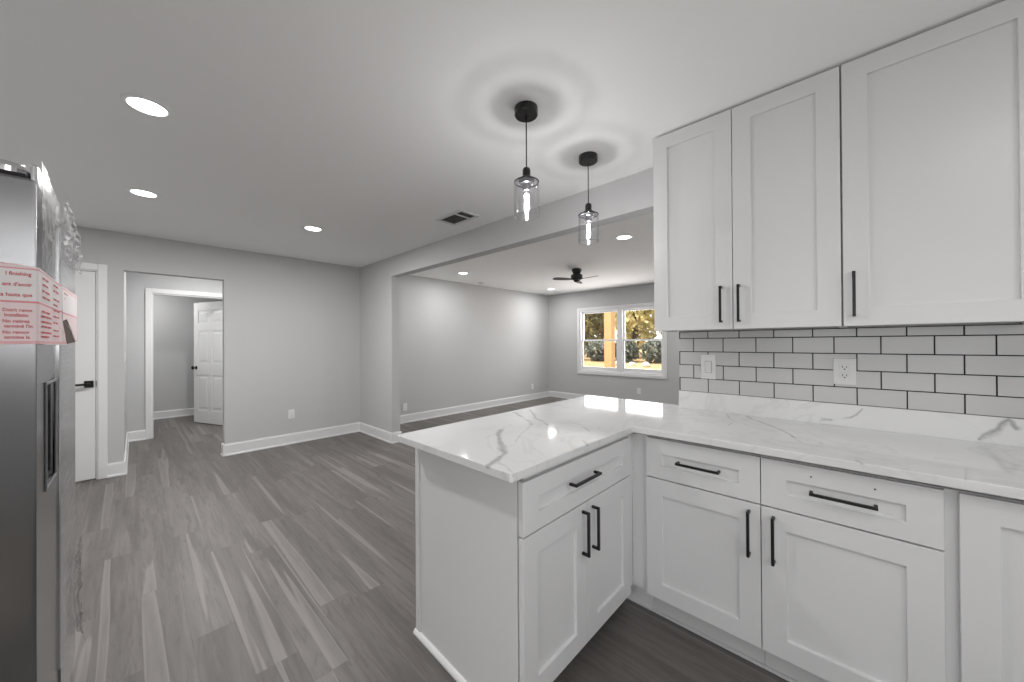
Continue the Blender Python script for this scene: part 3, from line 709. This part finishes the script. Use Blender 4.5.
# second label on the fridge door with a lifted brown-backed lower corner
bm = nb(); cols = []
for (t, b) in (((-2.4605, 1.850, 1.502), (-2.4590, 1.850, 1.386)), ((-2.4605, 1.96, 1.503), (-2.4575, 1.935, 1.395)), ((-2.4605, 2.05, 1.504), (-2.450, 1.985, 1.357)), ((-2.4605, 2.16, 1.506), (-2.445, 2.035, 1.320)), ((-2.4605, 2.285, 1.507), (-2.448, 2.110, 1.320))):
    t, b = Vector(t), Vector(b); cols.append([tuple(b.lerp(t, k/8)+Vector((-.004*math.sin(math.pi*k/8) if k else 0, 0, 0))*0) for k in range(9)])
sheet(bm, cols); lc = obj('packing_label', thick(bm, .0008), LABEL, fr, label='second red and white packing label on the far door')
for a in ((FX+.0048, 1.90, 2.02, (1.480, 1.462, 1.442), 8), (FX+.0048, 2.08, 2.26, (1.484, 1.468, 1.450, 1.430, 1.412), 9)):
    bm = nb(); dashes(bm, *a); obj('fine_print', bm, RED, lc)
bm = nb(); sheet(bm, [[(-2.4600, 1.838, 1.384), (-2.4570, 1.862, 1.348), (-2.4520, 1.885, 1.312)], [(-2.4592, 1.930, 1.393), (-2.4520, 1.980, 1.355), (-2.4470, 2.030, 1.318)]])
obj('curled_flap', thick(bm, .0012), BROWN, lc, label='dark brown underside of the lifted label')
def film(parent, y0, y1, z0, z1, amp, seed, nx=14, nz=14, x=FX+.006, taper=None):
    bm = nb(); g = []
    for i in range(nx+1):
        row = []
        for k in range(nz+1):
            y = y0+(y1-y0)*i/nx; z = z0+(z1-z0)*k/nz
            n = noise.noise(Vector((y*22+seed, z*16, seed))); n2 = noise.noise(Vector((y*60, z*50+seed, seed)))
            xx = x+amp*abs(n)+amp*.35*abs(n2); yy = y+amp*.35*noise.noise(Vector((seed, z*30, y*8)))
            if taper: z = taper(i/nx, k/nz, z)
            row.append((xx, yy, z))
        g.append(row)
    sheet(bm, g); return obj('plastic_film', bm, FILM, parent, smooth=False, label='crinkled clear packing film')
film(fz, FY0+.01, FYM0-.02, 1.50, 1.768, .005, 1.3, taper=lambda a, b, z: z-.035*a*b)
film(fd, FYM1+.03, FY1+.05, 1.60, 1.80, .020, 4.1, taper=lambda a, b, z: z-.05*a*b)
film(fd, 2.10, FY1+.045, .10, .52, .022, 7.7, taper=lambda a, b, z: z+.16*(1-a)*(1-b))

# ------------------------------------------------------------------ ceiling fixtures
def pendant(label, x, y, zoff=0.0):
    t = thing('pendant_light', label, 'pendant lamp', (x, y, H), 'pendants over the peninsula')
    obj('canopy', lathe(nb(), x, y, [(.056, H-.0002), (.056, H-.034), (.053, H-.038), (.004, H-.038)], 40), SOCK, t, smooth=False, bevel=.001)
    zt = 2.150
    obj('cord', lathe(nb(), x, y, [(.0030, H-.0385), (.0030, zt-.002)], 10), SOCK, t, smooth=True)
    cp = obj('socket', lathe(nb(), x, y, [(.007, zt), (.016, zt-.004), (.019, zt-.012), (.019, zt-.042), (.024, zt-.046), (.038, zt-.056), (.040, zt-.062), (.012, zt-.063)], 32), SOCK, t, smooth=False, bevel=.0008)
    obj('collar', lathe(nb(), x, y, [(.012, zt-.0735), (.031, zt-.0740), (.033, zt-.0790), (.022, zt-.084), (.019, zt-.086), (.019, zt-.112), (.010, zt-.113)], 32), SILV, cp, smooth=False, label='grey metal retaining ring and lamp holder')
    g0, g1, r = zt-.064, zt-.238, .0610
    # blown cylinder: flat shoulder under the socket, open foot; a tinted rim bead is added to cast the ceiling ring
    sh = obj('glass_shade', lathe(nb(), x, y, [(.022, g0-.004), (.022, g0), (.050, g0), (.058, g0-.004), (r, g0-.012), (r, g1+.010), (r-.001, g1+.002), (r-.003, g1), (r-.0045, g1+.004), (r-.0045, g0-.014), (.054, g0-.009), (.048, g0-.006), (.022, g0-.004)], 56, False, False), GLASS, t, smooth=True, label='clear glass cylinder shade')
    bm = nb(); rings = []
    for i in range(48):
        a = 2*math.pi*i/48; rings.append([bm.verts.new((x+(.0578+.0034*math.cos(b))*math.cos(a), y+(.0578+.0034*math.cos(b))*math.sin(a), g0-.0065+.0034*math.sin(b))) for b in (k*math.pi/4 for k in range(8))])
    for i in range(48):
        for k in range(8): bm.faces.new((rings[i][k], rings[i][(k+1) % 8], rings[(i+1) % 48][(k+1) % 8], rings[(i+1) % 48][k]))
    obj('ring_shadow_bead', bm, RIMG, sh, smooth=True, label='dark tinted bead added at the glass shoulder')
    b0 = zt-.113
    bb = obj('bulb', lathe(nb(), x, y, [(.010, b0), (.012, b0-.006), (.015, b0-.020), (.015, b0-.088), (.010, b0-.100), (.002, b0-.104)], 24), BULBG, t, smooth=True, label='clear tubular filament bulb')
    bm = nb()
    for k in range(4):
        a = math.pi/4+k*math.pi/2; lathe(bm, x+.0065*math.cos(a), y+.0065*math.sin(a), [(.0046, b0-.016), (.0046, b0-.090)], 6)
    obj('filament', bm, FILA, bb)
    l = lamp('POINT', 'pendant_glow', (0, 0, (b0-.045)-H), 3.6, (1.0, .985, .97), t, shadow_soft_size=.011)
    return t
pendant('black pendant lamp with clear glass cylinder, the nearer and larger of the pair', -.995, 1.137)
pendant('black pendant lamp with clear glass cylinder, the farther one beside the wall cabinet', -.397, 1.162)

def downlight(x, y, label, power=20.0, first=[None]):
    if first[0] is None:
        t = thing('recessed_light', label, 'ceiling light', (x, y, H), 'recessed ceiling lights')
        obj('trim_ring', lathe(nb(), x, y, [(.068, H-.001), (.070, H-.006), (.088, H-.004), (.090, H-.0002)], 40, False, False), PLATE, t, smooth=True)
        obj('diffuser', lathe(nb(), x, y, [(.001, H-.0035), (.0685, H-.0035), (.0685, H-.0005), (.001, H-.0005)], 40), LED, t, label='glowing round diffuser')
        l = lamp('AREA', 'downlight_beam', (0, 0, -.008), power, (1.0, .99, .975), t, shape='DISK', size=.13)
        first[0] = t; return t
    r = dup(first[0], (x, y, H), label)
    if power != 20.0:
        for ch in r.children:
            if ch.type == 'LIGHT': ch.data = ch.data.copy(); ch.data.energy = power
    return r
downlight(-2.255, 2.418, 'glowing round recessed light in the kitchen ceiling, nearest the camera, at upper left')
downlight(-2.250, 3.825, 'glowing round recessed light in the kitchen ceiling, in front of the hall opening')
downlight(-1.090, 3.835, 'glowing round recessed light in the kitchen ceiling, above the outlet on the back wall')
downlight(1.345, 1.79, 'glowing round recessed light in the living room ceiling beside the farther pendant', 12.0)
downlight(1.373, 4.58, 'glowing recessed light in the living room ceiling close to the stub wall', 12.0)
downlight(3.80, 4.65, 'small glowing recessed light in the living room ceiling, in the far corner by the fan', 12.0)
downlight(3.80, 1.79, 'recessed light in the living room ceiling by the window wall', 12.0)
downlight(-1.75, -.60, 'recessed light in the kitchen ceiling behind the camera', 5.0)
downlight(-1.55, 6.2, 'unseen recessed light added to brighten the hall', 22.0)  # out of view, added to lift the hall brightness
downlight(-2.3, 8.1, 'unseen recessed light added to brighten the room beyond the hall', 15.0)  # out of view, added to lift the far room brightness

# air vent
vx0, vx1, vy0, vy1 = -.400, -.180, 2.395, 2.765
vt = thing('ceiling_vent', 'white rectangular air vent with dark louvres in the kitchen ceiling', 'vent', ((vx0+vx1)/2, (vy0+vy1)/2, H))
bm = nb(); fw = .030
for a in ((vx0, vx0+fw, vy0, vy1), (vx1-fw, vx1, vy0, vy1), (vx0+fw, vx1-fw, vy0, vy0+fw), (vx0+fw, vx1-fw, vy1-fw, vy1), (vx0+fw, vx1-fw, 2.505, 2.522)): box(bm, a[0], a[1], a[2], a[3], H-.010, H-.0002)
obj('frame', bm, VENTM, vt, bevel=.002)
obj('duct_opening', bx(vx0+fw, vx1-fw, vy0+fw, vy1-fw, H-.0012, H-.0003), mat('duct_grey', (.06, .06, .06), .7), vt)
bm = nb()
for k in range(9):
    xx = vx0+fw+.008+k*.018
    obox(bm, Vector((xx, 0, H-.006)), X*.75+Z*.5, Y, Z, -.0055, .0055, vy0+fw, vy1-fw, -.0006, .0006)
obj('louvres', bm, mat('louvre_paint', (.45, .45, .45), .6), vt)
# smoke detector
sd = tag(obj('smoke_detector', lathe(nb(), 2.20, 5.05, [(.060, H-.0002), (.060, H-.018), (.050, H-.030), (.020, H-.036), (.002, H-.036)], 32), PLATE, None, smooth=True), 'small round white smoke detector on the living room ceiling by the back wall', 'smoke detector')

# ceiling fan
fx, fy = 2.42, 3.10
fn = thing('ceiling_fan', 'small black three-blade ceiling fan in the living room', 'ceiling fan', (fx, fy, H))
obj('canopy', lathe(nb(), fx, fy, [(.074, H-.0003), (.074, H-.030), (.060, H-.060), (.050, H-.078), (.004, H-.078)], 32), FANB, fn, smooth=False, bevel=.002)
obj('motor_housing', lathe(nb(), fx, fy, [(.030, H-.0785), (.070, H-.082), (.088, H-.096), (.090, H-.135), (.078, H-.158), (.055, H-.172), (.004, H-.174)], 32), FANB, fn, smooth=True)
obj('light_bowl', lathe(nb(), fx, fy, [(.040, H-.1745), (.048, H-.182), (.038, H-.198), (.004, H-.204)], 32), FANB, fn, smooth=True)
for k in range(3):
    a = math.radians(-46+180+12+k*120)
    u = Vector((math.cos(a), math.sin(a), 0)); v = Vector((-math.sin(a), math.cos(a), 0))
    vt_ = (v*math.cos(math.radians(11))+Z*math.sin(math.radians(11))); n = u.cross(vt_)
    bm = nb(); o = Vector((fx, fy, H-.160)); prof = [(.09, -.022, .022), (.14, -.040, .040), (.24, -.050, .052), (.34, -.048, .050), (.375, -.034, .036), (.385, -.015, .015)]
    top = []; bot = []
    for r, a0, a1 in prof:
        top.append((bm.verts.new(o+u*r+vt_*a0+n*.003), bm.verts.new(o+u*r+vt_*a1+n*.003))); bot.append((bm.verts.new(o+u*r+vt_*a0-n*.003), bm.verts.new(o+u*r+vt_*a1-n*.003)))
    for i in range(len(prof)-1):
        bm.faces.new((top[i][0], top[i][1], top[i+1][1], top[i+1][0])); bm.faces.new((bot[i][0], bot[i+1][0], bot[i+1][1], bot[i][1]))
        bm.faces.new((top[i][0], top[i+1][0], bot[i+1][0], bot[i][0])); bm.faces.new((top[i][1], bot[i][1], bot[i+1][1], top[i+1][1]))
    bm.faces.new((top[0][0], bot[0][0], bot[0][1], top[0][1])); bm.faces.new((top[-1][0], top[-1][1], bot[-1][1], bot[-1][0]))
    obox(bm, o, u, vt_, n, .060, .12, -.014, .014, -.007, -.0032)
    obj('blade', bm, FANB, fn)

# ------------------------------------------------------------------ outdoors
gb = nb(); prof = [(XW+.9, -.32), (8.0, -.22), (11.5, .02), (15.0, .22), (20.0, .40), (90.0, 1.4)]
for (xa, za), (xb, zb) in zip(prof, prof[1:]):
    v = [gb.verts.new(p) for p in ((xa, -40, za), (xb, -40, zb), (xb, 80, zb), (xa, 80, za))]; gb.faces.new(v)
bmesh.ops.remove_doubles(gb, verts=gb.verts, dist=.001)
struct('ground', gb, LAWN)
def gz(x):
    for (xa, za), (xb, zb) in zip(prof, prof[1:]):
        if xa <= x <= xb: return za+(zb-za)*(x-xa)/(xb-xa)
    return -.32
struct('ground_porch', bx(XW+T, XW+1.75, 1.5, 9.0, -.30, -.14), DECK)
PAVE = mat('added_paving', (.16, .155, .15), 0.85, bump=(12, .3, .01))
pv = nb(); box(pv, -40, XL-T-.01, -40, 40, -.30, -.12); box(pv, XL-T-.01, 40, -40, YR-T-.01, -.30, -.12)
struct('ground_added', pv, PAVE)  # unseen paving, added to cut the light rising through the rear and left openings
po = thing('porch_post', 'square yellow timber porch post outside the left window unit', 'post', (5.92, 4.44, -.14))
obj('shaft', bx(5.82, 6.02, 4.34, 4.54, -.14, 2.75), WOODP, po, bevel=.012)
obj('base_trim', bx(5.80, 6.04, 4.32, 4.56, -.138, .02), WOODP, po, bevel=.006)
pb_ = tag(obj('porch_beam', bx(5.84, 6.00, 1.6, 8.8, 2.752, 2.95), WOODP), 'horizontal timber beam carried by the porch post', 'beam')
def foliage(seed, n, rx, ry, rz, s):
    rr = random.Random(seed); bm = nb()
    for _ in range(n):
        while True:
            p = Vector((rr.uniform(-1, 1), rr.uniform(-1, 1), rr.uniform(-1, 1)))
            if .15 < p.length < 1 and noise.noise(p*2.6+Vector((seed, 0, 0))) > -.22: break
        c = Vector((p.x*rx, p.y*ry, p.z*rz)); a = Vector((rr.gauss(0, 1), rr.gauss(0, 1), rr.gauss(0, 1))).normalized(); b = a.orthogonal().normalized(); d = a.cross(b)
        k = s*rr.uniform(.6, 1.4); vs = [bm.verts.new(c+b*k*x+d*k*.6*y) for x, y in ((-1, 0), (0, -1), (1, 0), (0, 1))]; bm.faces.new(vs)
    return bm
def tree(x, y, rad, h, seed, label, m=LEAFY):
    g = gz(x); t = thing('tree', label, 'tree', (x, y, g), 'trees beyond the lawn')
    bm = nb(); lathe(bm, x, y, [(.20, g-.05), (.15, g+h*.35), (.10, g+h*.6), (.03, g+h*.9)], 10); obj('trunk', bm, BARK, t, smooth=True)
    bm = foliage(seed, 1700, rad, rad, h*.48, .15); bmesh.ops.translate(bm, verts=bm.verts, vec=(x, y, g+h*.52)); obj('foliage', bm, m, t)
for i, (x, y, rad, h, m, lab) in enumerate(((18, 12.4, 1.33, 5.2, LEAFO, 'olive green tree seen left of the porch post through the left window unit'), (18.2, 9.4, 1.33, 5.0, LEAFY, 'yellow autumn tree at the left of the right window unit, nearer row'),
        (18, 6.5, 1.33, 5.2, LEAFY, 'yellow autumn tree at the wall cabinet edge of the right window unit, nearer row'), (21.3, 14.2, 1.40, 6.2, LEAFO, 'taller olive green tree behind the porch post, farther row'),
        (21.4, 11.0, 1.40, 6.0, LEAFY, 'taller yellow tree behind the window mullion, farther row'), (21.2, 8.0, 1.40, 6.2, LEAFY, 'taller yellow tree in the middle of the right window unit, farther row'))):
    tree(x, y, rad, h, 11+i, lab, m)
def shrub(x, y, rad, h, seed, label):
    g = gz(x); t = thing('shrub', label, 'shrub', (x, y, g), 'grey green shrubs in front of the trees')
    bm = foliage(seed, 1100, rad, rad, h*.55, .09); bmesh.ops.translate(bm, verts=bm.verts, vec=(x, y, g+h*.5)); obj('foliage', bm, LEAFG, t)
    bm = nb(); lathe(bm, x, y, [(.06, g-.05), (.04, g+h*.4)], 8); obj('stem', bm, BARK, t)
for i, (x, y, lab) in enumerate(((15.6, 12.0, 'grey green shrub leftmost in the left window unit'), (15.7, 10.4, 'grey green shrub behind the porch post'), (15.6, 8.8, 'grey green shrub at the left of the right window unit'),
                                 (15.7, 7.2, 'grey green shrub in the middle of the right window unit'), (15.6, 5.6, 'grey green shrub at the wall cabinet edge of the right window unit'))):
    shrub(x, y, .73, 1.15, 31+i, lab)
for i, (x, y, r, lab) in enumerate(((14.0, 8.35, .20, 'pale rock on the lawn, left one in the right window unit'), (14.0, 7.65, .16, 'pale rock on the lawn, middle one in the right window unit'), (13.9, 6.95, .19, 'pale rock on the lawn, right one in the right window unit'))):
    bm = nb(); bmesh.ops.create_icosphere(bm, subdivisions=3, radius=r)
    for v in bm.verts:
        v.co *= 1+.25*noise.noise(v.co*4+Vector((i*5, 0, 0))); v.co.z *= .7
    bmesh.ops.translate(bm, verts=bm.verts, vec=(x, y, gz(x)+r*.45)); tag(obj('rock', bm, ROCK, None, smooth=True), lab, 'rock', 'pale rocks at the lawn edge')
